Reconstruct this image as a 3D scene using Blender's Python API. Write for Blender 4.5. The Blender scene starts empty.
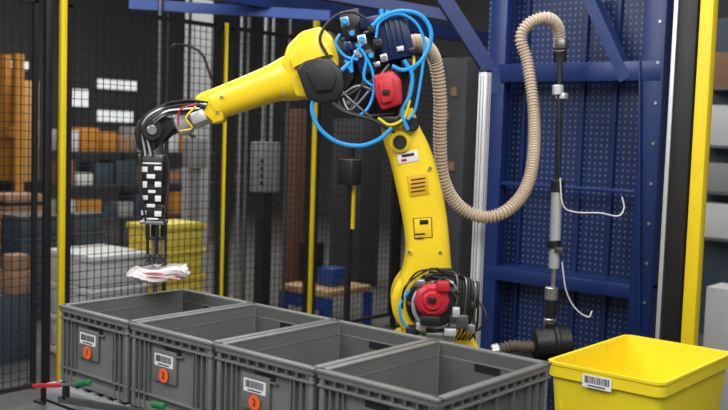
import bpy, bmesh, math, random
from math import sin, cos, radians, pi
from mathutils import Vector, Matrix
random.seed(7)
scene = bpy.context.scene
scene.view_settings.view_transform = 'Standard'

# ------------------------------------------------------------------ camera
FPX = 950.0
yaw = radians(39.9); pitch = math.atan(71/FPX); roll = radians(1.9)
CAM = Vector((0, 0, 1.7))
Z = Vector((0, 0, 1))
FH = Vector((-sin(yaw), cos(yaw), 0)); R0 = Vector((cos(yaw), sin(yaw), 0))
FW = FH*cos(pitch) - Z*sin(pitch); U1 = FH*sin(pitch) + Z*cos(pitch)
RC = R0*cos(roll) + U1*sin(roll); UC = -R0*sin(roll) + U1*cos(roll)
cd = bpy.data.cameras.new('camera'); cd.sensor_width = 36; cd.lens = 36*FPX/728
cam = bpy.data.objects.new('camera', cd); scene.collection.objects.link(cam)
m = Matrix((RC, UC, -FW)).transposed().to_4x4(); m.translation = CAM
cam.matrix_world = m
cd.dof.use_dof = True; cd.dof.focus_distance = 3.8; cd.dof.aperture_fstop = 2.6
scene.camera = cam

# survey helpers: world position of a measured point lying on a known vertical plane
def ray(u, v): return FW + RC*((u-364)/FPX) - UC*((v-205)/FPX)
def P(u, v, D):
    r = ray(u, v); return CAM + r*(D/r.dot(FH))
def PY(u, v, Y):
    r = ray(u, v); return CAM + r*(Y/r.y)
def PX(u, v, X):
    r = ray(u, v); return CAM + r*(X/r.x)

# ------------------------------------------------------------------ materials
MATS = {}
def mat(name, col, rough=0.5, metal=0.0, var=0.12, scale=8.0, bump=0.0, emit=0.0, coat=0.0, trans=0.0):
    if name in MATS: return MATS[name]
    m = bpy.data.materials.new(name); m.use_nodes = True
    nt = m.node_tree; b = nt.nodes['Principled BSDF']
    tc = nt.nodes.new('ShaderNodeTexCoord'); nz = nt.nodes.new('ShaderNodeTexNoise')
    nz.inputs['Scale'].default_value = scale; nz.inputs['Detail'].default_value = 5
    nt.links.new(tc.outputs['Object'], nz.inputs['Vector'])
    mx = nt.nodes.new('ShaderNodeMix'); mx.data_type = 'RGBA'
    mx.inputs[6].default_value = (*[c*(1-var) for c in col], 1)
    mx.inputs[7].default_value = (*[min(1, c*(1+var)) for c in col], 1)
    nt.links.new(nz.outputs['Fac'], mx.inputs[0])
    nt.links.new(mx.outputs[2], b.inputs['Base Color'])
    mr = nt.nodes.new('ShaderNodeMapRange')
    mr.inputs['To Min'].default_value = max(0.02, rough-0.08); mr.inputs['To Max'].default_value = min(1, rough+0.08)
    nt.links.new(nz.outputs['Fac'], mr.inputs['Value']); nt.links.new(mr.outputs[0], b.inputs['Roughness'])
    b.inputs['Metallic'].default_value = metal
    b.inputs['Coat Weight'].default_value = coat
    b.inputs['Transmission Weight'].default_value = trans
    if bump:
        bp = nt.nodes.new('ShaderNodeBump'); bp.inputs['Strength'].default_value = bump; bp.inputs['Distance'].default_value = 0.01
        nt.links.new(nz.outputs['Fac'], bp.inputs['Height']); nt.links.new(bp.outputs[0], b.inputs['Normal'])
    if emit:
        nt.links.new(mx.outputs[2], b.inputs['Emission Color']); b.inputs['Emission Strength'].default_value = emit
    MATS[name] = m; return m

YEL = mat('robot_yellow_paint', (0.94, 0.66, 0.015), 0.34, var=0.05, coat=0.25)
YPOST = mat('post_yellow_paint', (0.85, 0.62, 0.01), 0.45, var=0.08)
YBIN = mat('yellow_plastic', (0.88, 0.69, 0.02), 0.4, var=0.04)
YBIN2 = mat('faded_yellow_plastic', (0.78, 0.62, 0.08), 0.5, var=0.1)
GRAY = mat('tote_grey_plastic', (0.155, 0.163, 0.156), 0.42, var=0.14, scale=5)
GRAYD = mat('tote_grey_inside_shade', (0.10, 0.105, 0.098), 0.5, var=0.14, scale=5)  # tote grey darkened so the inside looks shaded
BLK = mat('black_plastic', (0.014, 0.014, 0.016), 0.4)
BLKM = mat('black_powder_coat', (0.010, 0.010, 0.011), 0.5)
RUB = mat('black_rubber', (0.018, 0.018, 0.018), 0.5)
ALU = mat('aluminium', (0.66, 0.68, 0.70), 0.4, 0.5, var=0.05)
STEEL = mat('brushed_steel', (0.48, 0.48, 0.49), 0.3, 0.85)
DSTEEL = mat('dark_steel', (0.18, 0.18, 0.185), 0.35, 0.75)
NAVY = mat('navy_blue_paint', (0.007, 0.026, 0.125), 0.38, var=0.15)
NAVYD = mat('manifold_navy', (0.008, 0.022, 0.085), 0.35)
NAVY2 = mat('anodised_blue_block', (0.02, 0.07, 0.3), 0.35)
RED = mat('motor_red', (0.55, 0.02, 0.035), 0.4)
BLUEH = mat('blue_pneumatic_tube', (0.02, 0.34, 0.80), 0.3)
BEIGE = mat('beige_vacuum_hose', (0.55, 0.44, 0.33), 0.55)
WHITE = mat('white_label', (0.8, 0.8, 0.8), 0.5, var=0.03)
WHITEP = mat('white_paint', (0.60, 0.60, 0.59), 0.5, var=0.06)
INK = mat('label_ink', (0.01, 0.01, 0.01), 0.6)
ORANGE = mat('orange_sticker', (0.9, 0.13, 0.02), 0.5, var=0.03)
GREEN = mat('green_knob', (0.015, 0.16, 0.045), 0.45)
CARD = mat('cardboard', (0.28, 0.165, 0.09), 0.8)
WOOD = mat('wood_top', (0.5, 0.32, 0.15), 0.6, scale=14)
DBLUE = mat('dark_teal_plastic', (0.04, 0.062, 0.08), 0.5)
LGREY = mat('light_grey_enclosure', (0.27, 0.28, 0.28), 0.5)
RACK = mat('racking_orange', (0.45, 0.19, 0.025), 0.5)
PINK = mat('pink_wrap', (0.70, 0.25, 0.25), 0.25, var=0.3, scale=30)
CYAN = mat('valve_body', (0.25, 0.32, 0.4), 0.35, 0.5)

def perforated():
    m = bpy.data.materials.new('perforated_navy_steel'); m.use_nodes = True
    nt = m.node_tree; b = nt.nodes['Principled BSDF']
    tc = nt.nodes.new('ShaderNodeTexCoord')
    sc = nt.nodes.new('ShaderNodeVectorMath'); sc.operation = 'SCALE'; sc.inputs['Scale'].default_value = 1/0.032
    fr = nt.nodes.new('ShaderNodeVectorMath'); fr.operation = 'FRACTION'
    sb = nt.nodes.new('ShaderNodeVectorMath'); sb.operation = 'SUBTRACT'; sb.inputs[1].default_value = (0.5, 0.5, 0.5)
    ml = nt.nodes.new('ShaderNodeVectorMath'); ml.operation = 'MULTIPLY'; ml.inputs[1].default_value = (1, 0, 1)
    ln = nt.nodes.new('ShaderNodeVectorMath'); ln.operation = 'LENGTH'
    lt = nt.nodes.new('ShaderNodeMath'); lt.operation = 'LESS_THAN'; lt.inputs[1].default_value = 0.21
    nt.links.new(tc.outputs['Object'], sc.inputs[0]); nt.links.new(sc.outputs[0], fr.inputs[0])
    nt.links.new(fr.outputs[0], sb.inputs[0]); nt.links.new(sb.outputs[0], ml.inputs[0])
    nt.links.new(ml.outputs[0], ln.inputs[0]); nt.links.new(ln.outputs['Value'], lt.inputs[0])
    mx = nt.nodes.new('ShaderNodeMix'); mx.data_type = 'RGBA'
    mx.inputs[6].default_value = (0.007, 0.022, 0.092, 1); mx.inputs[7].default_value = (0.09, 0.13, 0.22, 1)
    nt.links.new(lt.outputs[0], mx.inputs[0]); nt.links.new(mx.outputs[2], b.inputs['Base Color'])
    b.inputs['Roughness'].default_value = 0.4
    return m
PERF = perforated()

# ------------------------------------------------------------------ builder
class B:
    def __init__(s, name, parent=None):
        s.name = name; s.bm = bmesh.new(); s.mats = []; s.parent = parent
    def add(s, t, mt):
        if mt not in s.mats: s.mats.append(mt)
        i = s.mats.index(mt)
        for f in t.faces: f.material_index = i
        me = bpy.data.meshes.new('t'); t.to_mesh(me); t.free(); s.bm.from_mesh(me); bpy.data.meshes.remove(me)
    def box(s, c, size, mt, ax=None, bev=0.0):
        t = bmesh.new(); bmesh.ops.create_cube(t, size=1)
        X, Y, ZZ = ax if ax else (Vector((1, 0, 0)), Vector((0, 1, 0)), Z)
        c = Vector(c)
        if bev:
            for v in t.verts: v.co = Vector((v.co.x*size[0], v.co.y*size[1], v.co.z*size[2]))
            bmesh.ops.bevel(t, geom=list(t.edges), offset=min(bev, min(size)*0.45), segments=2, affect='EDGES', profile=0.5)
            for v in t.verts: v.co = c + X*v.co.x + Y*v.co.y + ZZ*v.co.z
        else:
            for v in t.verts: v.co = c + X*(v.co.x*size[0]) + Y*(v.co.y*size[1]) + ZZ*(v.co.z*size[2])
        bmesh.ops.recalc_face_normals(t, faces=t.faces)
        s.add(t, mt)
    def bb(s, lo, hi, mt, bev=0.0):
        lo = Vector(lo); hi = Vector(hi); s.box((lo+hi)/2, tuple(abs(a) for a in (hi-lo)), mt, None, bev)
    def beam(s, p0, p1, w, h, mt, side=None, bev=0.0):
        p0 = Vector(p0); p1 = Vector(p1); d = (p1-p0); L = d.length; d.normalize()
        if side is None: side = Z if abs(d.z) < 0.9 else Vector((1, 0, 0))
        a = d.cross(side).normalized(); b = a.cross(d).normalized()
        s.box((p0+p1)/2, (w, L, h), mt, (a, d, b), bev)
    def ring_loft(s, rings, mt, cap=True, close=False):
        t = bmesh.new(); vs = [[t.verts.new(p) for p in r] for r in rings]
        n = len(rings[0])
        for i in range(len(rings)-1):
            for j in range(n):
                t.faces.new((vs[i][j], vs[i][(j+1) % n], vs[i+1][(j+1) % n], vs[i+1][j]))
        if cap:
            t.faces.new(list(reversed(vs[0]))); t.faces.new(vs[-1])
        bmesh.ops.recalc_face_normals(t, faces=t.faces)
        s.add(t, mt)
    def lathe(s, p0, p1, prof, mt, seg=24):
        """prof: list of (t along axis 0..1, radius)"""
        p0 = Vector(p0); p1 = Vector(p1); d = (p1-p0); n = d.normalized()
        a = n.orthogonal().normalized(); b = n.cross(a)
        rings = [[p0 + d*t + a*(r*cos(2*pi*k/seg)) + b*(r*sin(2*pi*k/seg)) for k in range(seg)] for t, r in prof]
        s.ring_loft(rings, mt)
    def cyl(s, p0, p1, r, mt, r2=None, seg=20, bev=0.0):
        r2 = r if r2 is None else r2
        L = (Vector(p1)-Vector(p0)).length; e = bev/L if L else 0
        if bev: s.lathe(p0, p1, [(0, r-bev), (e, r), (1-e, r2), (1, r2-bev)], mt, seg)
        else: s.lathe(p0, p1, [(0, r), (1, r2)], mt, seg)
    def tube(s, pts, r, mt, seg=8, sub=8, corr=0.0, pitchc=0.02):
        pts = [Vector(p) for p in pts]
        out = []
        if len(pts) > 2:
            q = [pts[0]*2-pts[1]] + pts + [pts[-1]*2-pts[-2]]
            for i in range(1, len(q)-2):
                for k in range(sub):
                    t = k/sub; a, b2, c, d = q[i-1], q[i], q[i+1], q[i+2]
                    out.append(0.5*((2*b2)+(c-a)*t+(2*a-5*b2+4*c-d)*t*t+(3*b2-a-3*c+d)*t**3))
            out.append(pts[-1])
        else: out = pts
        if corr:
            step = pitchc/4; res = [out[0]]; acc = 0
            for i in range(len(out)-1):
                a, b2 = out[i], out[i+1]; L = (b2-a).length; pos = step-acc
                while pos <= L:
                    res.append(a.lerp(b2, pos/L)); pos += step
                acc = L-(pos-step)
            out = res
        rings = []; n = None
        for i, p in enumerate(out):
            t = (out[min(i+1, len(out)-1)]-out[max(i-1, 0)]).normalized()
            if n is None: n = t.orthogonal().normalized()
            n = (n - t*n.dot(t)).normalized(); b2 = t.cross(n)
            rr = r*(1+(corr*(1 if i % 4 in (0, 1) else -1) if corr else 0))
            rings.append([p + n*(rr*cos(2*pi*k/seg)) + b2*(rr*sin(2*pi*k/seg)) for k in range(seg)])
        s.ring_loft(rings, mt)
    def prism(s, pts, D, th, mt, bev=0.01):
        """outline drawn in the robot's vertical plane at distance D, extruded symmetrically by th"""
        t = bmesh.new()
        base = [P(u, v, D) for u, v in pts]
        f1 = [t.verts.new(p - FH*th/2) for p in base]; f2 = [t.verts.new(p + FH*th/2) for p in base]
        t.faces.new(f1); t.faces.new(list(reversed(f2)))
        n = len(pts)
        for j in range(n): t.faces.new((f1[j], f2[j], f2[(j+1) % n], f1[(j+1) % n]))
        if bev: bmesh.ops.bevel(t, geom=list(t.edges), offset=bev, segments=3, affect='EDGES', profile=0.5)
        bmesh.ops.recalc_face_normals(t, faces=t.faces)
        s.add(t, mt)
    def limb(s, secs, mt, ex=3.0, seg=28):
        """secs: (u,v,D,halfwidth_px,halfdepth_m); superelliptic casting in the robot plane"""
        q = [tuple(2*a-b for a, b in zip(secs[0], secs[1]))] + list(secs) + [tuple(2*a-b for a, b in zip(secs[-1], secs[-2]))]
        out = []
        for i in range(1, len(q)-2):
            for k in range(5):
                t = k/5
                out.append(tuple(0.5*((2*b)+(c-a)*t+(2*a-5*b+4*c-d)*t*t+(3*b-a-3*c+d)*t**3) for a, b, c, d in zip(q[i-1], q[i], q[i+1], q[i+2])))
        out.append(secs[-1])
        cs = [P(o[0], o[1], o[2]) for o in out]; rings = []
        for i, o in enumerate(out):
            t = (cs[min(i+1, len(cs)-1)]-cs[max(i-1, 0)]).normalized()
            w = t.cross(FH).normalized(); dd = w.cross(t).normalized()
            hw = o[3]*o[2]/FPX; hd = o[4]; r = []
            for k in range(seg):
                a = 2*pi*k/seg; ca, sa = cos(a), sin(a)
                r.append(cs[i] + w*(hw*math.copysign(abs(ca)**(2/ex), ca)) + dd*(hd*math.copysign(abs(sa)**(2/ex), sa)))
            rings.append(r)
        s.ring_loft(rings, mt)
    def text(s, txt, c, xd, yd, size, mt):
        cu = bpy.data.curves.new('txt', 'FONT'); cu.body = txt; cu.size = size; cu.align_x = 'CENTER'; cu.align_y = 'CENTER'; cu.extrude = 0.0004
        o = bpy.data.objects.new('txt', cu); scene.collection.objects.link(o)
        me = bpy.data.meshes.new_from_object(o)
        t = bmesh.new(); t.from_mesh(me); nd = xd.cross(yd)
        for v in t.verts: v.co = Vector(c) + xd*v.co.x + yd*v.co.y + nd*v.co.z
        s.add(t, mt)
        bpy.data.objects.remove(o); bpy.data.curves.remove(cu); bpy.data.meshes.remove(me)
    def done(s, ang=32, origin=None):
        vs = s.bm.verts
        if origin is None:
            xs = [v.co.x for v in vs]; ys = [v.co.y for v in vs]; zs = [v.co.z for v in vs]
            origin = Vector(((min(xs)+max(xs))/2, (min(ys)+max(ys))/2, min(zs)))
        for v in vs: v.co -= origin
        me = bpy.data.meshes.new(s.name); s.bm.to_mesh(me); s.bm.free()
        for mt in s.mats: me.materials.append(mt)
        me.shade_smooth(); me.set_sharp_from_angle(angle=radians(ang))
        o = bpy.data.objects.new(s.name, me); scene.collection.objects.link(o)
        o.location = origin
        if s.parent:
            o.parent = s.parent; o.location = origin - s.parent.location
        return o
def empty(name, loc):
    e = bpy.data.objects.new(name, None); scene.collection.objects.link(e); e.location = loc; e.empty_display_size = 0.1; return e

VX = Vector((1, 0, 0)); VY = Vector((0, 1, 0))

# ------------------------------------------------------------------ room
def plane_obj(name, lo, hi, mt):
    b = B(name); b.bb(lo, hi, mt); return b.done()
FLOOR = mat('polished_concrete', (0.10, 0.10, 0.097), 0.4, var=0.25, scale=1.5)
WALL = mat('warehouse_wall', (0.07, 0.07, 0.072), 0.8, var=0.3, scale=0.6)
CEIL = mat('ceiling_dark', (0.02, 0.02, 0.022), 0.9)
plane_obj('floor', (-16, -5, -0.1), (5, 15, 0), FLOOR)
plane_obj('wall_left', (-16.2, -5, 0), (-16, 15, 5.5), WALL)
plane_obj('wall_back', (-16, 15, 0), (5, 15.2, 5.5), WALL)
plane_obj('ceiling', (-16, -5, 5.5), (5, 15, 5.6), CEIL)

# ------------------------------------------------------------------ grey totes
def barcode(b, c, xd, n, w, h):
    """white label with bars; xd along, n outward"""
    b.box(c, (w, 0.0016, h), WHITE, (xd, n, Z))
    x = -w*0.42
    while x < w*0.42:
        bw = random.choice([0.0015, 0.0025, 0.004])
        b.box(c + xd*(x+bw/2) + n*0.0012 + Z*h*0.12, (bw, 0.0008, h*0.55), INK, (xd, n, Z)); x += bw+random.choice([0.002, 0.003])
    b.box(c + n*0.0012 - Z*h*0.34, (w*0.6, 0.0008, h*0.1), INK, (xd, n, Z))

TW, TL, TH = 0.448, 0.62, 0.30
def grey_tote(x0, y0, z0, num, label=True):
    b = B('storage_tote')
    def R(xa, ya, za, xb, yb, zb, m_=GRAY, bv=0.0): b.bb((x0+xa, y0+ya, z0+za), (x0+xb, y0+yb, z0+zb), m_, bv)
    i = 0.022; w = 0.004
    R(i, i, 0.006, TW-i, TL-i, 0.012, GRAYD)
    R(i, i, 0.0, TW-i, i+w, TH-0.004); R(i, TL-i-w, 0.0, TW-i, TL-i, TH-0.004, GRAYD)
    R(i, i, 0.0, i+w, TL-i, TH-0.004); R(TW-i-w, i, 0.0, TW-i, TL-i, TH-0.004, GRAYD)
    R(i+.002, i-0.010, 0, TW-i-.002, i, 0.03, GRAY, .003); R(i+.002, TL-i, 0, TW-i-.002, TL-i+0.010, 0.03)
    R(i-0.010, i, 0, i, TL-i, 0.03, GRAY, .003); R(TW-i, i, 0, TW-i+0.010, TL-i, 0.03, GRAY, .003)
    def frame(z1, z2, off, wd, bv=0.0025):
        R(off, off, z1, TW-off, off+wd, z2, GRAY, bv); R(off, TL-off-wd, z1, TW-off, TL-off, z2, GRAY, bv)
        R(off, off+wd*.5, z1, off+wd, TL-off-wd*.5, z2, GRAY, bv); R(TW-off-wd, off+wd*.5, z1, TW-off, TL-off-wd*.5, z2, GRAY, bv)
    frame(TH-0.010, TH, 0.0, 0.027)
    frame(TH-0.052, TH-0.044, 0.003, 0.024)
    frame(TH-0.026, TH-0.010, 0.004, 0.006)
    frame(0.055, 0.061, 0.006, 0.018, .001)
    nshort = 9
    for k in range(nshort+1):
        x = 0.03+(TW-0.06)*k/nshort
        for ya, yb in ((0.004, i), (TL-i, TL-0.004)):
            R(x-0.0018, ya, TH-0.046, x+0.0018, yb, TH-0.008)
    for k in range(13):
        y = 0.03+(TL-0.06)*k/12
        for xa, xb in ((0.004, i), (TW-i, TW-0.004)):
            R(xa, y-0.0018, TH-0.046, xb, y+0.0018, TH-0.008)
            if k in (0, 1, 2, 4, 6, 8, 10, 11, 12):
                R(xa+0.002, y-0.002, 0.0, xb-0.002, y+0.002, TH-0.05)
    for x in (0.03, 0.055, 0.085, TW-0.085, TW-0.055, TW-0.03):
        for ya, yb in ((0.006, i), (TL-i, TL-0.006)):
            R(x-0.002, ya, 0.0, x+0.002, yb, TH-0.05)
    for xa in (0.008, TW-0.030):
        for ya in (0.008, TL-0.030):
            R(xa, ya, 0.0, xa+0.022, ya+0.022, TH-0.004, GRAY, 0.005)
    for (yn, yf) in ((0.010, i), (TL-i, TL-0.010)):
        R(0.10, yn, 0.058, 0.104, yf, TH-0.05); R(TW-0.104, yn, 0.058, TW-0.10, yf, TH-0.05)
    R(TW/2-0.06, 0.012, TH-0.125+0.04, TW/2+0.06, i, TH-0.12+0.04, GRAY)
    R(TW/2-0.045, i-0.003, TH-0.080, TW/2+0.045, i+0.0, TH-0.056, BLK)  # black plate paints the dark of the end handle pocket
    R(-0+0.010, TL/2-0.05, TH-0.085, i, TL/2+0.05, TH-0.080, GRAY)
    R(i-.003, TL/2-0.045, TH-0.078, i, TL/2+0.045, TH-0.056, BLK)  # side handle pocket, its shade painted as a black plate
    # black plate for the shade of a hand-grip recess and moulded lines on the far wall
    R(TW/2-0.05, TL-i-w-.002, TH-0.075, TW/2+0.05, TL-i-w, TH-0.05, BLK)
    if label:
        c = Vector((x0+TW*0.42, y0+0.012, z0+TH-0.108))
        b.box(c+Vector((0, .004, -.02)), (0.13, 0.008, 0.115), GRAY, None, .002)
        barcode(b, c + Vector((0, -0.001, 0)), VX, -VY, 0.100, 0.042)
        cc = Vector((x0+TW*0.43, y0+0.0075, z0+TH-0.158))
        b.cyl(cc, cc+Vector((0, -0.0015, 0)), 0.025, ORANGE, seg=28)
        b.text(num, cc+Vector((0, -0.003, 0)), VX, Z, 0.034, INK)
    return b.done()
TZ = 0.70
tx = [-3.245+0.456*k for k in range(4)]
for k in range(4):
    grey_tote(tx[k], 2.045, TZ, str(k+1), label=(k < 3))

# conveyor table the totes stand on
b = B('roller_conveyor')
X0, X1 = -3.28, -1.35
for yy in (2.04, 2.69):
    b.bb((X0, yy-0.02, TZ-0.13), (X1, yy+0.02, TZ-0.012), ALU, .003)
    b.bb((X0, yy-0.022, TZ-0.085), (X1, yy+0.022, TZ-0.075), BLKM)
x = X0+0.04
while x < X1:
    b.cyl((x, 2.05, TZ-0.0255), (x, 2.68, TZ-0.0255), 0.025, STEEL, seg=14); x += 0.075
for xx in (X0+0.03, (X0+X1)/2, X1-0.03):
    for yy in (2.04, 2.69):
        b.bb((xx-0.025, yy-0.025, 0.0), (xx+0.025, yy+0.025, TZ-0.12), BLKM, .003)
    b.bb((xx-0.02, 2.05, 0.28), (xx+0.02, 2.68, 0.33), BLKM)
b.bb((X0, 2.02, 0.28), (X1, 2.06, 0.33), BLKM)
b.done()

# clamp with red cylinder and green knobs in front of the conveyor
b = B('pneumatic_stop')
SY = 1.97
b.beam(PY(32, 386, SY), PY(62, 385, SY), 0.016, 0.016, RED, bev=.004)
b.cyl(PY(26, 386, SY), PY(34, 386, SY), 0.012, BLK)
b.cyl(PY(62, 385, SY), PY(78, 384, SY), 0.007, STEEL)
b.cyl(PY(79, 384, SY), PY(90, 382.5, SY), 0.012, GREEN, bev=.003)
b.cyl(PY(153, 404, SY), PY(164, 406.5, SY), 0.012, GREEN, bev=.003)
b.beam(PY(60, 399, SY), PY(150, 414, SY), 0.02, 0.022, DSTEEL)
b.beam(PY(66, 387, SY), PY(66, 399, SY), 0.02, 0.02, BLKM)
b.tube([PY(26, 386, SY), PY(8, 390, SY), PY(-10, 400, SY)], 0.004, BLK)
b.done()

# ------------------------------------------------------------------ yellow tote
def rrect(cx, cy, z, w, l, r, n=5):
    pts = []
    for (sx, sy, a0) in ((1, 1, 0), (-1, 1, 90), (-1, -1, 180), (1, -1, 270)):
        for k in range(n+1):
            a = radians(a0+90*k/n)
            pts.append(Vector((cx+sx*(w/2-r)+r*cos(a)*1, cy+sy*(l/2-r)+r*sin(a)*1, z)))
    return pts
b = B('yellow_tote')
w, l, h, z0 = 0.45, 0.69, 0.26, 0.64
cx, cy = -1.67+w/2, 3.05+l/2
spec = [(0.86, 0, .03), (0.93, h-.055, .035), (0.985, h-.052, .04), (0.985, h-.012, .04), (1.0, h-.010, .04), (1.0, h, .04),
        (0.93, h, .032), (0.92, h-.02, .03), (0.83, 0.012, .025)]
rings = [rrect(cx, cy, z0+zz, w*s, l-(1-s)*w, r) for s, zz, r in spec]
b.ring_loft(rings, YBIN)
for k in range(7):
    x = cx-w*0.38+w*0.76*k/6
    b.bb((x-.003, cy-l/2+.004, z0+h-.052), (x+.003, cy-l/2+.02, z0+h-.010), YBIN)
for x in (cx-w*0.36, cx+w*0.36):
    b.bb((x-.006, cy-l/2+.022, z0+.02), (x+.006, cy-l/2+.04, z0+h-.05), YBIN, .002)
for k in range(9):
    y = cy-l*0.4+l*0.8*k/8
    for sx in (-1, 1):
        b.bb((cx+sx*(w/2-.012)-.008, y-.003, z0+h-.052), (cx+sx*(w/2-.012)+.008, y+.003, z0+h-.010), YBIN)
barcode(b, Vector((cx-0.015, cy-l/2+0.0, z0+h-.042)), VX, -VY, 0.11, 0.045)
b.done()
b = B('tote_stand')
b.bb((cx-.24, cy-.35, z0-.05), (cx+.24, cy+.35, z0), BLKM, .004)
for sx in (-.2, .2):
    for sy in (-.28, .28): b.bb((cx+sx-.025, cy+sy-.025, 0), (cx+sx+.025, cy+sy+.025, z0-.05), BLKM)
b.done()

# ------------------------------------------------------------------ robot
RD = 3.95
rb = P(430, 345, 4.05)
robot = empty('industrial_robot_arm', Vector((rb.x, rb.y, 0)))
b = B('base', robot)
bx, by = rb.x, rb.y
b.cyl((bx, by, 0), (bx, by, 0.05), 0.30, BLKM, bev=.01, seg=32)
b.lathe((bx, by, 0.05), (bx, by, 0.62), [(0, .24), (.15, .2), (.8, .2), (1, .24)], YEL, 36)
b.cyl((bx, by, 0.62), (bx, by, 0.70), 0.25, BLKM, bev=.01, seg=36)
b.lathe((bx, by, 0.70), (bx, by, 0.86), [(0, .235), (.5, .23), (1, .15)], YEL, 36)
b.done()
b = B('shoulder', robot)
b.prism([(398, 345), (398, 300), (410, 275), (440, 268), (468, 285), (474, 318), (474, 345)], RD+0.22, 0.16, BLKM, .012)
c0 = P(428, 300, RD)
b.cyl(c0+FH*0.14, c0-FH*0.07, 0.155, YEL, bev=.02, seg=40)
b.prism([(400, 330), (412, 338), (450, 338), (468, 330), (478, 345), (478, 362), (396, 362)], RD+.05, 0.22, YEL, .012)
c1 = P(435, 303, RD-0.08)
b.cyl(c1+FH*0.05, c1-FH*0.02, 0.120, BLKM, bev=.012, seg=32)
b.cyl(c1-FH*0.02, c1-FH*0.06, 0.10, ALU, bev=.01, seg=32)
b.cyl(c1-FH*0.05, c1-FH*0.075, 0.085, BLK, bev=.01, seg=32)
c2 = P(432, 300, RD-0.17)
b.cyl(c2+FH*0.05, c2-FH*0.025, 0.070, RED, bev=.016, seg=10)
b.cyl(c2-FH*0.02, c2-FH*0.035, 0.040, RED, bev=.006, seg=10)
b.box(P(432, 300, RD-.215), (.035, .006, .022), INK, (R0, FH, Z), .002)
b.box(P(430, 320, RD-.18), (.08, .06, .04), BLK, (R0, FH, Z), .006)
b.box(P(443, 286, RD-.19), (.05, .05, .04), RED, (R0, FH, Z), .008)
for a in range(8):
    q = c1 + R0*0.108*cos(a*pi/4) + Z*0.108*sin(a*pi/4)
    b.cyl(q-FH*.015, q-FH*.03, 0.007, STEEL, seg=8)
b.box(P(458, 320, RD-.12), (.08, .08, .06), DSTEEL, (R0, FH, Z), .01)
b.box(P(463, 300, RD-.10), (.05, .06, .07), ALU, (R0, FH, Z), .01)
b.box(P(470, 328, RD-.12), (.04, .05, .04), STEEL, (R0, FH, Z), .006)
b.box(P(452, 280, RD-.1), (.08, .08, .05), BLK, (R0, FH, Z), .008)
b.box(P(440, 336, RD-.14), (.12, .06, .035), STEEL, (R0, FH, Z), .006)
b.box(P(412, 332, RD-.12), (.05, .06, .05), BLKM, (R0, FH, Z), .006)
b.box(P(421, 326, RD-.16), (.04, .04, .03), ALU, (R0, FH, Z), .005)
b.box(P(456, 312, RD-.19), (.03, .03, .04), ALU, (R0, FH, Z), .005)
b.box(P(450, 332, RD-.18), (.05, .03, .03), ALU, (R0, FH, Z), .005)
b.box(P(420, 283, RD-.16), (.04, .03, .03), STEEL, (R0, FH, Z), .005)
for k in range(14):
    a0 = random.uniform(-.6, 1.2); rr = random.uniform(22, 40)
    pts = []
    for j in range(5):
        a = a0+j*random.uniform(.3, .55)
        pts.append(P(438+rr*cos(a)*1.0, 303-rr*sin(a)*.95+random.uniform(-3, 3), RD-.12+random.uniform(-.05, .04)))
    b.tube(pts, random.choice([.004, .006, .008]), random.choice([RUB, RUB, BLK, STEEL]))
for k in range(8):
    x = 452+k*3
    b.tube([P(x-8, 290, RD-.1), P(x+4, 275+k, RD-.14), P(x+5, 300, RD-.16), P(x-4+k, 330, RD-.12), P(x-10, 345, RD)], .0055, RUB if k % 3 else DSTEEL)
b.tube([P(410, 290, RD-.1), P(400, 305, RD-.14), P(405, 325, RD-.14), P(425, 335, RD-.12)], .006, BLUEH)
b.tube([P(478, 300, RD-.05), P(486, 316, RD-.1), P(478, 330, RD-.1), P(462, 326, RD-.1)], .005, RUB)
b.done()
b = B('lower_arm', robot)
b.limb([(396, 112, RD, 17, .07), (402, 135, RD, 19.5, .075), (410, 155, RD, 21, .08), (418, 185, RD, 22, .085), (424, 215, RD, 22, .085),
        (427, 242, RD, 22, .09), (427, 265, RD, 24, .09), (426, 285, RD, 29, .085), (428, 300, RD, 32, .07)], YEL, 4.0)
def face_pt(u, v, dd=-.093): return P(u, v, RD+dd)
def tilted(b, u, v, w, h, mt, ang, dd):
    a = radians(ang); xx = R0*cos(a)+Z*sin(a); zz = -R0*sin(a)+Z*cos(a)
    b.box(face_pt(u, v, dd), (w, .004, h), mt, (xx, FH, zz), .001)
tilted(b, 408, 157, .085, .045, WHITE, 12, -.082); tilted(b, 408, 155, .05, .01, INK, 12, -.085); tilted(b, 404, 160, .022, .01, RED, 12, -.085)
WARN = mat('warning_label', (.75, .42, .01), .5)
tilted(b, 418, 185, .078, .085, WARN, 10, -.087)
for k in range(4): tilted(b, 418, 179+k*4, .058, .0045, INK, 10, -.090)
tilted(b, 423, 228, .075, .085, INK, 5, -.088); tilted(b, 423, 228, .069, .079, YEL, 5, -.090)
tilted(b, 424, 222, .035, .018, INK, 5, -.093); tilted(b, 420, 234, .04, .006, INK, 5, -.093); tilted(b, 420, 238, .03, .005, INK, 5, -.093)
for (u, v) in ((405, 147), (409, 252), (440, 252), (430, 168)):
    q = face_pt(u, v, -.08); b.cyl(q, q-FH*.015, .007, STEEL, seg=8)
b.done()

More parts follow.
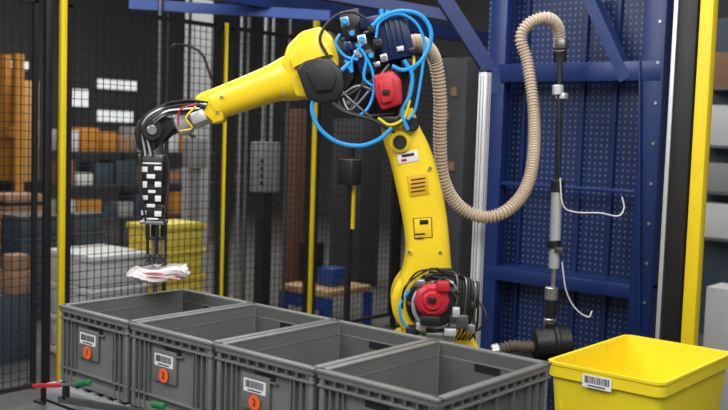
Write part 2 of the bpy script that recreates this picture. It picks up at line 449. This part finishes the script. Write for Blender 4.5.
b = B('elbow_housing', robot)
b.prism([(284, 66), (289, 48), (303, 34), (322, 29), (334, 40), (340, 62), (336, 88), (318, 100), (298, 98)], RD-.01, 0.22, YEL, .014)
b.prism([(316, 34), (332, 34), (352, 50), (356, 80), (342, 100), (325, 100)], RD+.02, 0.20, BLKM, .012)
b.prism([(290, 60), (298, 46), (314, 38), (328, 44), (334, 56), (318, 56), (302, 62), (294, 70)], RD-.13, 0.03, YEL, .006)
b.prism([(297, 70), (304, 62), (318, 58), (332, 60), (343, 72), (345, 88), (337, 101), (320, 104), (307, 98)], RD-.14, 0.06, BLK, .008)
b.prism([(306, 72), (316, 64), (330, 66), (337, 76), (333, 90), (316, 92)], RD-.175, 0.02, BLKM, .004)
b.prism([(340, 40), (378, 30), (404, 52), (414, 90), (408, 122), (382, 128), (360, 112), (342, 92)], RD+.04, 0.18, BLKM, .015)
b.prism([(374, 80), (388, 72), (402, 78), (405, 98), (398, 116), (378, 118), (374, 98)], RD-.02, .12, BLKM, .01)
b.prism([(373, 76), (392, 71), (401, 80), (402, 104), (382, 111), (376, 98)], RD-.13, .09, RED, .012)
b.prism([(378, 82), (392, 78), (395, 92), (393, 101), (382, 104)], RD-.185, .02, RED, .006)
b.box(P(386, 92, RD-.2), (.03, .006, .02), INK, (R0, FH, Z), .001)
b.cyl(P(400, 142, RD-.07), P(400, 142, RD-.10), .045, YEL, bev=.006)
b.cyl(P(400, 142, RD-.10), P(400, 142, RD-.115), .028, BLK, bev=.003)
b.cyl(P(412, 124, RD-.07), P(412, 124, RD-.12), .030, BLK, bev=.006)
b.box(P(388, 120, RD-.1), (.12, .06, .03), BLK, (R0, FH, Z), .006)
b.done()

b = B('valve_manifold', robot)
AX = (R0*cos(radians(14))+Z*sin(radians(14)), FH, -R0*sin(radians(14))+Z*cos(radians(14)))
b.box(P(394, 38, RD-.05), (.13, .14, .18), NAVYD, AX, .006)
for k in range(4): b.box(P(388+k*5, 38-k*1.2, RD-.125), (.008, .008, .15), NAVYD, AX, .002)
b.box(P(352, 26, RD-.02), (.08, .10, .12), BLK, AX, .006)
b.box(P(372, 22, RD-.10), (.10, .05, .04), NAVYD, AX, .004)
b.box(P(366, 62, RD-.08), (.07, .08, .09), NAVY, AX, .006)
for (u, v, s_) in ((345, 22, .035), (352, 34, .03), (362, 40, .035), (372, 30, .03), (378, 44, .035), (358, 54, .03), (348, 46, .03), (384, 58, .028), (371, 56, .03)):
    b.box(P(u, v, RD-.13), (s_, s_, s_*1.1), random.choice([CYAN, ALU, BLK, NAVY2]), AX, .004)
    b.cyl(P(u, v, RD-.13)-FH*s_*.5, P(u, v, RD-.13)-FH*s_*.9, s_*.36, random.choice([BLUEH, STEEL, BLK]), seg=12, bev=.002)
for k in range(4):
    b.cyl(P(382+k*6, 16+k*1.0, RD-.1), P(381+k*6, 9+k, RD-.1), .010, BLUEH, seg=10)
b.box(P(408, 64, RD-.06), (.06, .07, .05), BLK, AX, .005)
for k in range(9):
    u, v = random.uniform(340, 412), random.uniform(48, 115)
    b.box(P(u, v, RD-.12), (.028, .03, .02), random.choice([BLK, BLK, ALU, STEEL]), AX, .003)
b.done()

b = B('upper_arm', robot)
b.limb([(306, 74, RD-.02, 24, .10), (292, 78, RD-.02, 23, .10), (272, 84, RD-.02, 18.5, .085), (250, 92, RD-.02, 17, .078), (228, 100, RD-.02, 16, .070), (214, 105, RD-.02, 15.5, .067)], YEL, 2.5)
b.prism([(222, 87), (203, 93), (196, 99), (201, 106), (209, 112), (214, 125), (226, 121)], RD-.02, .12, YEL, .012)
for (u, v) in ((222, 97), (218, 112), (280, 70), (284, 94)):
    q = P(u, v, RD-.08); b.cyl(q, q-FH*.02, .006, STEEL, seg=8)
b.done()
b = B('wrist', robot)
b.cyl(P(212, 110, RD-.02), P(190, 119, RD-.02), .048, ALU, bev=.008, seg=24)
b.box(P(200, 117, RD-.05), (.06, .11, .05), ALU, (R0*.93-Z*-.36, FH, Z*.93-R0*.36), .01)
b.cyl(P(190, 119, RD-.02), P(176, 124, RD-.02), .056, ALU, bev=.008, seg=24)
b.cyl(P(178, 123, RD-.02), P(166, 127, RD-.02), .040, BLKM, bev=.006, seg=24)
b.prism([(140, 120), (158, 113), (178, 118), (180, 130), (164, 137), (158, 150), (140, 150), (136, 132)], RD-.02, .10, BLK, .012)
b.cyl(P(152, 130, RD-.06), P(152, 130, RD-.10), .045, BLKM, bev=.006)
b.cyl(P(152, 130, RD-.10), P(152, 130, RD-.11), .020, STEEL, bev=.003)
b.cyl(P(152, 140, RD-.02), P(153, 158, RD-.02), .045, DSTEEL, bev=.005)
for k in range(13):
    s0 = k*.8
    b.tube([P(208-k*.4, 102+s0*1.0, RD-.09+.01*(k % 3)), P(186, 100+s0*1.4, RD-.10+.012*(k % 4)), P(160+k*.5, 109+s0*1.0-3, RD-.10), P(140+k*.9, 122+s0*.9, RD-.09), P(142+k*1.1, 150+random.uniform(-4, 6), RD-.07)],
           random.choice([.003, .004, .005]), DSTEEL if k in (5, 11) else (ALU if k in (3, 8) else RUB))
b.tube([P(196, 106, RD-.12), P(186, 118, RD-.13), P(192, 128, RD-.12), P(180, 131, RD-.11)], .004, YPOST)
b.tube([P(196, 104, RD-.12), P(180, 110, RD-.13), P(178, 126, RD-.12)], .0035, RED)
b.done()

b = B('gripper_tool', robot)
GD = RD-.02
GA = (R0, FH, Z)
b.box(P(153, 158, GD), (.10, .09, .03), DSTEEL, GA, .004)
b.box(P(154, 172, GD), (.088, .07, .10), BLK, GA, .004)
b.box(P(154, 192, GD), (.084, .065, .10), BLKM, GA, .004)
b.box(P(154, 212, GD), (.088, .07, .045), BLK, GA, .004)
sq = FH*-.038
for (u, v, w_, h_) in ((154, 163, .078, .008), (147, 169, .022, .022), (160, 168, .03, .016), (153, 176, .034, .018), (147, 184, .018, .026), (160, 184, .026, .022),
                       (154, 191, .03, .012), (147, 197, .024, .018), (160, 198, .024, .024), (153, 205, .034, .014), (146, 212, .02, .02), (160, 213, .028, .022), (153, 218, .06, .007)):
    b.box(P(u, v, GD)+sq, (w_, .006, h_), WHITE, GA, .001)
b.box(P(154, 222, GD), (.10, .09, .016), STEEL, GA, .003)
for (u, dd) in ((147.5, -.03), (153, .03), (157, -.03), (163, .03)):
    b.cyl(P(u, 221, GD+dd), P(u, 238, GD+dd), .009, BLK, seg=12)
    b.cyl(P(u, 238, GD+dd), P(u+.3, 256, GD+dd), .006, STEEL if dd > 0 else BLKM, seg=12)
    b.lathe(P(u+.3, 254, GD+dd), P(u+.3, 264, GD+dd), [(0, .009), (.3, .013), (.45, .009), (.6, .014), (.75, .010), (1, .017)], BLK, 14)
b.box(P(156, 238, GD), (.07, .07, .010), BLK, GA, .002)
b.tube([P(142, 150, GD-.05), P(139, 172, GD-.05), P(142, 200, GD-.05), P(146, 222, GD-.04)], .005, RUB)
b.tube([P(166, 148, GD-.03), P(169, 172, GD-.03), P(167, 200, GD-.04), P(163, 224, GD-.04)], .005, RUB)
b.done()

b = B('pneumatic_hoses', robot)
def hose(pts, r=.0085, m_=BLUEH, D0=RD-.15):
    b.tube([P(p[0], p[1], p[2] if len(p) > 2 else D0) for p in pts], r, m_, seg=10)
hose([(372, 26), (384, 16), (402, 11), (420, 15), (430, 28), (430, 44), (420, 62), (404, 70), (392, 66)])
hose([(376, 38), (380, 22), (398, 14), (415, 22), (424, 40), (423, 58), (410, 72)], .006)
hose([(350, 62), (340, 72), (322, 88), (312, 106), (318, 126), (335, 141), (358, 146), (378, 140), (392, 128)], .0085)
hose([(362, 50), (372, 70), (374, 90), (368, 108), (356, 118)], .006)
hose([(404, 60), (412, 75), (410, 95), (402, 112), (408, 130)], .008)
hose([(425, 50), (420, 85), (415, 110), (408, 120)], .006)
hose([(330, 60), (320, 38), (333, 18), (352, 12), (368, 20)], .006, RUB)
hose([(345, 60), (352, 72), (352, 60), (362, 44)], .006)
hose([(340, 34), (336, 44), (345, 56), (358, 60)], .006)
hose([(356, 44), (366, 58), (364, 78), (376, 88)], .006)
for k in range(6):
    hose([(random.uniform(325, 345), random.uniform(60, 100), RD-.1), (random.uniform(330, 350), random.uniform(90, 112), RD-.15), (random.uniform(348, 370), random.uniform(80, 122), RD-.15), (random.uniform(368, 400), random.uniform(60, 125), RD-.12)],
         random.choice([.004, .005, .006]), random.choice([RUB, RUB, RUB, DSTEEL]))
hose([(400, 112, RD-.1), (408, 98, RD-.12), (414, 60, RD-.1), (406, 52, RD-.1)], .006, YPOST)
hose([(378, 118), (390, 125), (404, 118), (410, 100)], .006, YPOST)
hose([(330, 100, RD-.15), (345, 112, RD-.18), (372, 120, RD-.16), (395, 132, RD-.14)], .008, RUB)
b.done()

# item held
b = B('plastic_wrapped_package')
c = P(159, 272, GD)
SG = 48
rings = []
for i in range(11):
    t = i/10; zz = -.030+.052*t
    k = (1-abs(2*t-1)**2.6)**0.5 if 0 < t < 1 else .35
    rr = []
    for j in range(SG):
        a = 2*pi*j/SG; wob = 1+.05*sin(3*a+i*.6)+.025*sin(8*a+2*i)
        rr.append(c+R0*(.125*(.75+.25*k)*wob*math.copysign(abs(cos(a))**.75, cos(a)))+FH*(.075*(.75+.25*k)*wob*math.copysign(abs(sin(a))**.75, sin(a)))+Z*(zz+.010*cos(a)+.006*sin(5*a)))
    rings.append(rr)
b.ring_loft(rings, mat('clear_wrap_pale', (0.80, 0.74, 0.73), 0.2, var=.12, scale=40, coat=.6))
for k in range(2):
    b.tube([c+R0*x_-FH*(.077-.03*abs(x_)/.12)+Z*(-.014+.016*k+.006*cos(x_*30)) for x_ in (-.1, -.05, 0, .05, .1)], .004, PINK)
b.done()

# beige vacuum hose
b = B('vacuum_hose')
pts = [(404, 44, RD+.08), (420, 42, RD+.14), (434, 58, 4.2), (440, 95, 4.25), (440, 140, 4.3), (443, 178, 4.35), (457, 204, 4.4), (481, 217, 4.4), (506, 211, 4.4), (525, 190, 4.5), (533, 160, 4.6), (534, 115, 4.75), (528, 65, 4.8), (521, 38, 4.8), (530, 23, 4.8), (547, 18, 4.8), (558, 28, 4.85), (560, 52, 4.9)]
b.tube([P(*p) for p in pts], .028, BEIGE, seg=14, corr=.13, pitchc=.016)
b.cyl(P(560, 48, 4.9), P(560, 62, 4.9), .034, BLK)
b.done()

# ------------------------------------------------------------------ blue frame
FY = 4.6
b = B('blue_steel_frame')
def post(ul, ur, mt, Y=FY, dpt=.08, z1=3.4, v=200):
    a = PY(ul, v, Y-dpt/2); c = PY(ur, v, Y-dpt/2)
    b.bb((a.x, Y-dpt/2, 0), (c.x, Y+dpt/2, z1), mt, .004); return a.x, c.x
lp = post(484, 499, NAVY); rp = post(634, 656, NAVY, dpt=.1)
def rail(v, h, dpt=.08, uu=560, mt=NAVY):
    z = PY(uu, v, FY).z; b.bb((lp[0]+.01, FY-dpt/2-.003, z-h/2), (rp[1]-.01, FY+dpt/2, z+h/2), mt, .004)
rail(73, .10, .10); rail(281, .075); rail(380, .08)
rail(187, .02, .05); rail(-30, .09)
b.beam(PY(588, -8, FY-.02), PY(628, 80, FY-.02), .06, .075, NAVY, side=VY)
b.beam(PY(640, 60, FY-.06), PY(640, 330, FY-.06), .012, .008, NAVY)
b.bb((lp[0]-.12, FY+.12, 0), (rp[0]+.03, FY+.125, 3.4), PERF)
for u in (520, 578, 610):
    p = PY(u, 200, FY+.1); b.bb((p.x-.008, FY+.095, 0), (p.x+.008, FY+.12, 3.4), NAVY)
zl = PY(560, 281, FY).z
b.bb((lp[0], FY-.03, zl+.03), (rp[1], FY+.14, zl+.045), NAVY)
for k in range(14):
    z = .3+k*.2; x = (rp[0]+rp[1])/2+.03
    b.cyl((x, FY-.05, z), (x, FY-.058, z), .008, STEEL, seg=8)
b.done()
b = B('overhead_blue_beam')
b.beam(P(425, -30, 4.75), P(488, 68, 4.75), .07, .09, NAVY, side=FH)
b.beam(P(488, 68, 4.75), P(492, 95, 4.75), .09, .09, NAVY, side=FH)
b.done()

b = B('aluminium_post')
p = P(480, 200, 4.55)
WALU = mat('anodised_profile', (0.66, 0.68, 0.70), 0.45, 0.15, var=0.04)
b.bb((p.x-.023, p.y-.023, 0), (p.x+.023, p.y+.023, P(482, 72, 4.55).z), WALU, .004)
for o in (-.008, .008):
    b.bb((p.x+o-.002, p.y-.0245, .02), (p.x+o+.002, p.y-.022, P(482, 76, 4.55).z), STEEL)
    b.bb((p.x+.022, p.y+o-.002, .02), (p.x+.0245, p.y+o+.002, P(482, 76, 4.55).z), STEEL)
b.bb((p.x-.025, p.y-.025, P(482, 72, 4.55).z), (p.x+.025, p.y+.025, P(482, 70, 4.55).z), BLK)
b.done()

# gas pipe assembly
b = B('pneumatic_pipe_assembly')
PD = 4.78
def pc(u0, v0, u1, v1, r, mt, **k): b.cyl(P(u0, v0, PD), P(u1, v1, PD), r, mt, **k)
pc(560, 62, 558, 180, .014, BLK); pc(558, 85, 558, 95, .028, ALU, bev=.004); pc(558, 180, 557, 192, .034, BLKM, bev=.004)
pc(557, 190, 554, 268, .027, ALU); pc(554, 240, 554, 248, .034, BLKM, bev=.003); pc(554, 265, 553, 290, .012, STEEL)
pc(552, 287, 551, 300, .035, STEEL, bev=.005); pc(551, 300, 550, 322, .028, BLKM, bev=.004); pc(550, 318, 550, 326, .034, STEEL, bev=.004)
pc(550, 322, 549, 345, .016, STEEL)
b.box(P(562, 44, PD), (.06, .05, .05), DSTEEL, None, .006)
b.box(P(562, 96, PD), (.05, .04, .03), ALU, None, .004)
b.box(P(560, 250, PD-.03), (.045, .04, .03), DSTEEL, None, .004)
b.tube([P(560, 178, PD-.03), P(563, 205, PD-.05), P(575, 212, PD-.05), P(600, 213, PD-.05), P(618, 216, PD-.05), P(624, 208, PD-.04), P(622, 197, PD-.03)], .0035, WHITE)
b.tube([P(562, 262, PD-.05), P(566, 290, PD-.06), P(575, 308, PD-.06), P(588, 317, PD-.06), P(592, 311, PD-.05)], .0035, WHITE)
b.done()
b = B('vacuum_pump')
PD = 4.6
a0, a1 = P(534, 344, PD), P(572, 341, PD)
b.lathe(a0, a1, [(0, .05), (.05, .075), (.5, .08), (.55, .088), (.62, .088), (.66, .075), (.95, .07), (1, .045)], BLKM, 32)
for k in range(6): b.lathe(a0.lerp(a1, .1+k*.06), a0.lerp(a1, .12+k*.06), [(0, .08), (1, .08)], BLK, 28)
b.cyl(P(551, 330, PD), P(551, 322, PD), .03, BLKM, bev=.004)
b.tube([P(536, 347, PD), P(525, 347, PD), P(512, 346, PD), P(500, 350, PD)], .028, mat('brown_flex', (.12, .09, .07), .5), seg=12, corr=.12, pitchc=.02)
b.cyl(P(500, 350, PD), P(492, 352, PD), .036, STEEL, bev=.004)
zt = P(550, 364, PD).z
c = P(548, 360, PD)
b.box((c.x, c.y, zt+.01), (.42, .26, .02), BLKM)
for sx in (-.18, .18):
    for sy in (-.1, .1): b.bb((c.x+sx-.02, c.y+sy-.02, 0), (c.x+sx+.02, c.y+sy+.02, zt+.005), BLKM)
b.box(P(550, 356, PD), (.14, .1, .04), BLKM)
b.done()

# ------------------------------------------------------------------ right side posts
b = B('light_curtain_post')
p = P(667, 180, 4.45)
b.bb((p.x-.010, p.y-.012, 0), (p.x+.010, p.y+.012, 3.2), ALU, .002)
b.bb((p.x-.03, p.y-.03, 0), (p.x+.03, p.y+.03, .01), BLKM)
b.done()
b = B('black_cabinet_column')
p = P(681, 180, 4.42)
b.bb((p.x-.04, p.y-.035, 0), (p.x+.045, p.y+.035, 3.2), BLKM, .004)
b.done()
b = B('guard_post')
p = P(699, 180, 4.3)
b.bb((p.x-.03, p.y-.03, 0), (p.x+.03, p.y+.03, 3.2), YPOST, .004)
b.bb((p.x-.07, p.y-.07, 0), (p.x+.07, p.y+.07, .012), YPOST)
b.done()

# ------------------------------------------------------------------ mesh fence along X=-5.13
def mesh_panel(b, p0, p1, z0, z1, cell=.05, wr=.0042, fr=.028, mt=BLKM):
    p0 = Vector(p0); p1 = Vector(p1); d = p1-p0; L = d.length; d.normalize(); n = d.cross(Z)
    q0 = Vector((p0.x, p0.y, 0))
    k = int(L/cell)
    for i in range(1, k):
        c = q0+d*(L*i/k)+Z*((z0+z1)/2); b.box(c, (wr, wr, z1-z0), mt, (d, n, Z))
    k = int((z1-z0)/cell)
    for i in range(1, k):
        c = q0+d*L/2+Z*(z0+(z1-z0)*i/k); b.box(c+n*wr, (L, wr, wr), mt, (d, n, Z))
    for z in (z0, z1): b.box(q0+d*L/2+Z*z, (L, fr, fr), mt, (d, n, Z))
    for s_ in (fr/2, L-fr/2): b.box(q0+d*s_+Z*(z0+z1)/2, (fr, fr, z1-z0), mt, (d, n, Z))
FX = -5.13
def fy(u): return PX(u, 150, FX).y
yA, yB, yC = fy(62), fy(224), fy(313)
yL = yA-1.5
b = B('mesh_safety_fence')
zt = PX(62, 4, FX).z
pan = [(yL, yA-.14), (yA, yB), (yB, yC), (yC, yC+1.1), (yC+1.1, yC+2.2), (yC+2.2, yC+3.3)]
for (a, c) in pan:
    mesh_panel(b, (FX, a+.03, 0), (FX, c-.03, 0), .12, zt)
mesh_panel(b, (FX+.03, yC+3.3, 0), (FX+3.4, yC+3.3, 0), .12, zt)
for y, w_, m_, zz in ((yA, .036, YPOST, 3.2), (yB, .022, YPOST, 2.45), (yC, .038, YPOST, 2.7), (yC+1.1, .04, BLKM, 2.6), (yC+2.2, .04, BLKM, 2.6), (yC+3.3, .05, YPOST, 2.6), (yA-.1, .04, BLKM, 3.0), (yL, .05, YPOST, 2.6)):
    b.bb((FX-w_/2, y-w_/2, 0), (FX+w_/2, y+w_/2, zz), m_, .003)
    b.bb((FX-.05, y-.05, 0), (FX+.05, y+.05, .012), m_)
b.done()
b = B('overhead_cable_tray')
b.beam((FX+.2, 3.3, 2.62), (FX+.2, 8.4, 2.62), .10, .12, NAVY)
b.done()
b = B('overhead_blue_beam')
b.beam((FX-.3, 4.2, 2.80), (-2.0, 7.2, 2.80), .12, .10, NAVY)
b.done()
b = B('overhead_blue_beam')
b.beam(P(130, 4, 6.8), P(330, 16, 6.8), .06, .07, NAVY2)
b.done()
b = B('overhead_blue_beam')
b.beam(P(330, -5, 6.2), P(450, 16, 6.2), .07, .07, NAVY)
b.done()

# ------------------------------------------------------------------ background behind fence
def blk(b, u0, u1, v0, v1, D, mt, ratio=1.0, bev=.01, to_floor=False, zbase=None):
    Wp = (u1-u0)*D/FPX; a = Wp/(cos(yaw)+ratio*sin(yaw)); bb_ = a*ratio
    c = P((u0+u1)/2, (v0+v1)/2, D); h = (v1-v0)*D/FPX; zt_ = c.z+h/2; zb = 0 if to_floor else c.z-h/2
    if zbase is not None: zb = zbase
    b.bb((c.x-a/2, c.y-bb_/2, zb), (c.x+a/2, c.y+bb_/2, zt_), mt, bev)
    return c, a, bb_, zb, zt_
def bin_stack(name, u0, u1, v0, D, mt, n=5, vb=None, zb=0.0):
    b = B(name); c = P((u0+u1)/2, v0, D); Wp = (u1-u0)*D/FPX; a = Wp/(cos(yaw)+1.3*sin(yaw)); l_ = a*1.3
    h = (c.z-zb)/n
    for k in range(n):
        z = zb+k*h
        b.bb((c.x-a*.46, c.y-l_*.46, z), (c.x+a*.46, c.y+l_*.46, z+h*.8), mt, .01)
        b.bb((c.x-a*.5, c.y-l_*.5, z+h*.78), (c.x+a*.5, c.y+l_*.5, z+h*.98), mt, .008)
        for j in range(5):
            x = c.x-a*.4+a*.8*j/4; b.bb((x-.006, c.y-l_*.485, z), (x+.006, c.y-l_*.45, z+h*.8), mt)
    return b.done()
DB2 = mat('slate_plastic', (0.07, 0.085, 0.095), 0.5)
bin_stack('dark_bin_stack', 4, 60, 214, 8.2, DBLUE, 5)
bin_stack('dark_bin_stack', -56, 0, 222, 7.4, DB2, 5)
bin_stack('dark_bin_stack', 62, 104, 212, 9.0, DB2, 5)
bin_stack('yellow_bin_stack', 128, 206, 222, 7.9, YBIN2, 3, zb=.27)
b = B('pallet')
c = P(167, 222, 7.9)
for k in range(5): b.bb((c.x-.4, c.y-.5+k*.21, .2), (c.x+.4, c.y-.38+k*.21, .27), WOOD)
for k in range(3): b.bb((c.x-.4+k*.35, c.y-.5, 0), (c.x-.3+k*.35, c.y+.46, .2), WOOD)
b.done()
b = B('white_crate_stack')
for k in range(4):
    c = P(98, 250, 7.0); z1 = c.z-k*.24
    b.bb((c.x-.28, c.y-.24, z1-.235), (c.x+.28, c.y+.24, z1-.02), WHITEP, .02)
    b.bb((c.x-.295, c.y-.255, z1-.05), (c.x+.295, c.y+.255, z1), WHITEP, .01)
b.bb((c.x-.28, c.y-.24, 0), (c.x+.28, c.y+.24, c.z-4*.24+.01), WHITEP)
b.done()

# low shelving with cartons, far left
b = B('stocked_shelving')
random.seed(3)
s0 = P(112, 200, 13.2)
for z in (.45, .9, 1.35):
    b.bb((s0.x-.25, s0.y-1.0, z-.02), (s0.x+.25, s0.y+1.7, z), DSTEEL)
    y = s0.y-.95
    while y < s0.y+1.4:
        w_ = random.uniform(.18, .4); h_ = random.uniform(.15, .34)
        b.bb((s0.x-.2, y, z), (s0.x+.2, y+w_, z+h_), random.choice([CARD, CARD, WHITEP, DBLUE, RACK, LGREY]), .006); y += w_+.04
for dy in (-1.0, .35, 1.7):
    for dx in (-.25, .25): b.bb((s0.x+dx-.02, s0.y+dy-.02, 0), (s0.x+dx+.02, s0.y+dy+.02, 1.75), DSTEEL)
b.done()
# storage bay with plywood back and orange posts
b = B('orange_storage_rack')
WARM = mat('warm_plywood', (0.50, 0.27, 0.08), 0.8, var=.35, scale=1.2)
c, a, l_, zb, zt_ = blk(b, -40, 48, 82, 180, 11.6, WARM, .15, to_floor=False)
for k in (-.48, -.1, .25, .48): b.bb((c.x+a*k-.05, c.y-l_/2-.12, 0), (c.x+a*k+.05, c.y-l_/2-.02, zt_+.3), RACK)
b.bb((c.x-a*.5, c.y-l_/2-.16, (zb+zt_)/2-.06), (c.x+a*.5, c.y-l_/2-.1, (zb+zt_)/2+.06), RACK)
b.bb((c.x-a*.5, c.y-l_/2-.16, zb-.12), (c.x+a*.5, c.y+l_/2+.1, zb+.02), BLKM)
b.done()
b = B('cardboard_boxes')
c, a, l_, zb, zt_ = blk(b, -20, 34, 292, 330, 6.75, DBLUE, to_floor=True)
c, a, l_, zb2, zt2 = blk(b, 0, 32, 270, 292, 6.75, CARD, zbase=zt_-.001)
blk(b, 2, 30, 254, 270, 6.75, CARD, zbase=zt2-.001)
b.done()
b = B('packing_bench')
c, a, l_, zb, zt_ = blk(b, -30, 54, 210, 216, 9.5, CARD, 0.8)
for sx in (-.45, .45):
    for sy in (-.45, .45): b.bb((c.x+sx*a-.03, c.y+sy*l_-.03, 0), (c.x+sx*a+.03, c.y+sy*l_+.03, zb), BLKM)
w_ = .2
b.bb((c.x-.2, c.y-w_, zt_), (c.x+.25, c.y+w_, zt_+.17), CARD, .005)
b.bb((c.x-.202, c.y-w_-.002, zt_+.06), (c.x+.252, c.y+w_+.002, zt_+.10), INK)
b.done()
bx2 = B('workbench')
c, a, l_, zb, zt_ = blk(bx2, 280, 372, 284, 291, 8.4, WOOD, 1.0)
for sx in (-.46, .46):
    for sy in (-.46, .46): bx2.bb((c.x+sx*a-.03, c.y+sy*l_-.03, 0), (c.x+sx*a+.03, c.y+sy*l_+.03, zb), NAVY2)
bx2.bb((c.x-a*.46, c.y-l_*.47, zb-.12), (c.x+a*.46, c.y-l_*.43, zb), NAVY2)
bx2.bb((c.x-.02, c.y-.1, zt_), (c.x+.16, c.y+.1, zt_+.16), NAVY2, .01)
bx2.bb((c.x-.25, c.y-.1, zt_), (c.x-.12, c.y+.1, zt_+.36), BLK, .01)
bx2.done()

b = B('building_column')
blk(b, 184, 212, -60, 220, 9.3, WHITEP, 1.0, to_floor=True)
b.done()
b = B('electrical_cabinet')
c, a, l_, zb, zt_ = blk(b, 250, 280, 142, 192, 7.9, LGREY, .8)
b.bb((c.x-.05, c.y-.05, 0), (c.x+.05, c.y+.05, zb), BLKM)
b.bb((c.x-a*.4, c.y-l_/2-.008, zb+.03), (c.x+a*.4, c.y-l_/2, zt_-.03), LGREY, .003)
b.cyl((c.x-.03, c.y, zt_), (c.x-.03, c.y, 3.6), .02, STEEL); b.cyl((c.x+.06, c.y, zt_), (c.x+.06, c.y, 3.6), .015, STEEL)
for k in range(4): b.box((c.x+a*.3, c.y-l_/2-.012, zb+.08+k*.06), (.03, .01, .03), BLK)
b.done()
b = B('electrical_cabinet')
c, a, l_, zb, zt_ = blk(b, 182, 208, 138, 168, 8.8, LGREY, .8)
b.bb((c.x-.04, c.y-.04, 0), (c.x+.04, c.y+.04, zb), LGREY)
b.tube([(c.x, c.y, zt_), (c.x-.1, c.y, zt_+.2), (c.x-.1, c.y, 3.4)], .015, RUB)
b.done()
for (u, D, m_) in ((158, 6.75, DSTEEL), (166, 6.8, RUB), (239, 7.4, STEEL), (246, 7.4, DSTEEL), (287, 8.0, DSTEEL)):
    b = B('electrical_conduit')
    p = P(u, 150, D); b.cyl((p.x, p.y, 0), (p.x, p.y, 3.6), .016, m_, seg=12)
    for z in (.6, 1.3, 2.0): b.cyl((p.x, p.y, z), (p.x, p.y, z+.05), .022, m_, seg=12)
    if u == 166:
        b.tube([P(166, 60, 6.8), P(175, 45, 6.8), P(200, 52, 6.8), P(212, 80, 6.8)], .010, RUB)
    b.done()
b = B('machine_enclosure')
blk(b, 284, 306, 110, 205, 9.4, mat('brown_cabinet', (.14, .06, .03), .6), .8, to_floor=True)
b.done()
b = B('machine_enclosure')
blk(b, 330, 380, 120, 300, 10.6, mat('charcoal_cabinet', (.04, .04, .042), .5), .8, to_floor=True)
b.done()
b = B('control_cabinet')
c, a, l_, zb, zt_ = blk(b, 430, 480, 60, 300, 8.6, mat('mid_grey_cabinet', (.06, .06, .065), .5), .8, to_floor=True)
for k in range(6): b.box((c.x-.1+.08*(k % 3), c.y-l_/2-.01, 1.0+k*.22), (.06, .02, .08), random.choice([WHITEP, LGREY, CARD]))
b.done()
b = B('support_column')
blk(b, 346, 353, 145, 300, 6.0, BLKM, 1, 0, True)
c = P(353.5, 200, 5.97); b.bb((c.x-.008, c.y-.008, 1.1), (c.x+.008, c.y+.008, 1.5), YPOST)
b.box(P(350, 172, 5.9), (.12, .1, .16), BLK, None, .01)
b.done()
b = B('white_cabinet')
blk(b, 703, 760, 286, 350, 6.0, WHITEP, 1.0, to_floor=True); b.done()
b = B('wall_shelving')
c, a, l_, zb, zt_ = blk(b, 716, 790, 20, 240, 8.4, DBLUE, .3, to_floor=True)
for (z, h_, m_) in ((.9, .3, WHITEP), (1.3, .25, LGREY), (1.7, .35, WHITEP), (2.2, .3, CARD)):
    b.bb((c.x-a/2, c.y-l_/2-.3, z-.02), (c.x+a/2, c.y-l_/2, z), DSTEEL)
    b.bb((c.x-a*.4, c.y-l_/2-.26, z), (c.x+a*.2, c.y-l_/2-.02, z+h_), m_, .01)
b.done()

# glowing strips set on the far wall for distant bright patches
STRIP = mat('bright_strip_glow', (0.85, 0.90, 0.95), 0.3, var=.4, scale=3, emit=0.8)
for n, (u0, u1, v0, v1) in enumerate(((70, 90, 90, 106), (98, 138, 82, 88), (98, 134, 112, 121), (6, 30, 62, 68))):
    b = B('bright_strip_%d' % (n+1))
    p0 = PX(u0, v1, -15.95); p1 = PX(u1, v0, -15.95)
    nn = max(1, int((p1.y-p0.y)/.28))
    for k in range(nn):
        ya = p0.y+(p1.y-p0.y)*k/nn; yb = p0.y+(p1.y-p0.y)*(k+1)/nn-.04
        b.bb((-15.97, ya, p0.z), (-15.93, yb, p1.z), STRIP)
    b.bb((-15.99, p0.y-.06, p0.z-.06), (-15.97, p1.y+.06, p1.z+.06), DSTEEL)
    b.done()

def area(name, loc, target, sx, sy, e, col=(1, 1, 1)):
    l = bpy.data.lights.new(name, 'AREA'); l.shape = 'RECTANGLE'; l.size = sx; l.size_y = sy; l.energy = e; l.color = col
    o = bpy.data.objects.new(name, l); scene.collection.objects.link(o); o.location = loc
    o.rotation_euler = (Vector(target)-Vector(loc)).to_track_quat('-Z', 'Y').to_euler(); return o
area('ceiling_lamp_front', (0.6, 1.0, 4.6), (-2.6, 3.0, 1.0), 3.5, 2.5, 205, (1, .99, .97))
area('ceiling_lamp_side', (-3.6, -0.8, 4.2), (-2.8, 3.0, 1.0), 3.5, 2, 165, (.98, .98, 1))
area('ceiling_lamp_cell', (-3.2, 3.4, 5.2), (-3.2, 3.4, 0), 3.5, 2.5, 150, (.98, .98, 1))
area('ceiling_lamp_warehouse', (-9, 7, 5.3), (-9, 7, 0), 6, 5, 400, (1, .97, .92))
area('ceiling_lamp_rear', (-4, 10.5, 5.3), (-4, 10.5, 0), 5, 3, 150)
w = bpy.data.worlds.new('world'); scene.world = w; w.use_nodes = True
w.node_tree.nodes['Background'].inputs[0].default_value = (.92, .95, 1, 1); w.node_tree.nodes['Background'].inputs[1].default_value = .32
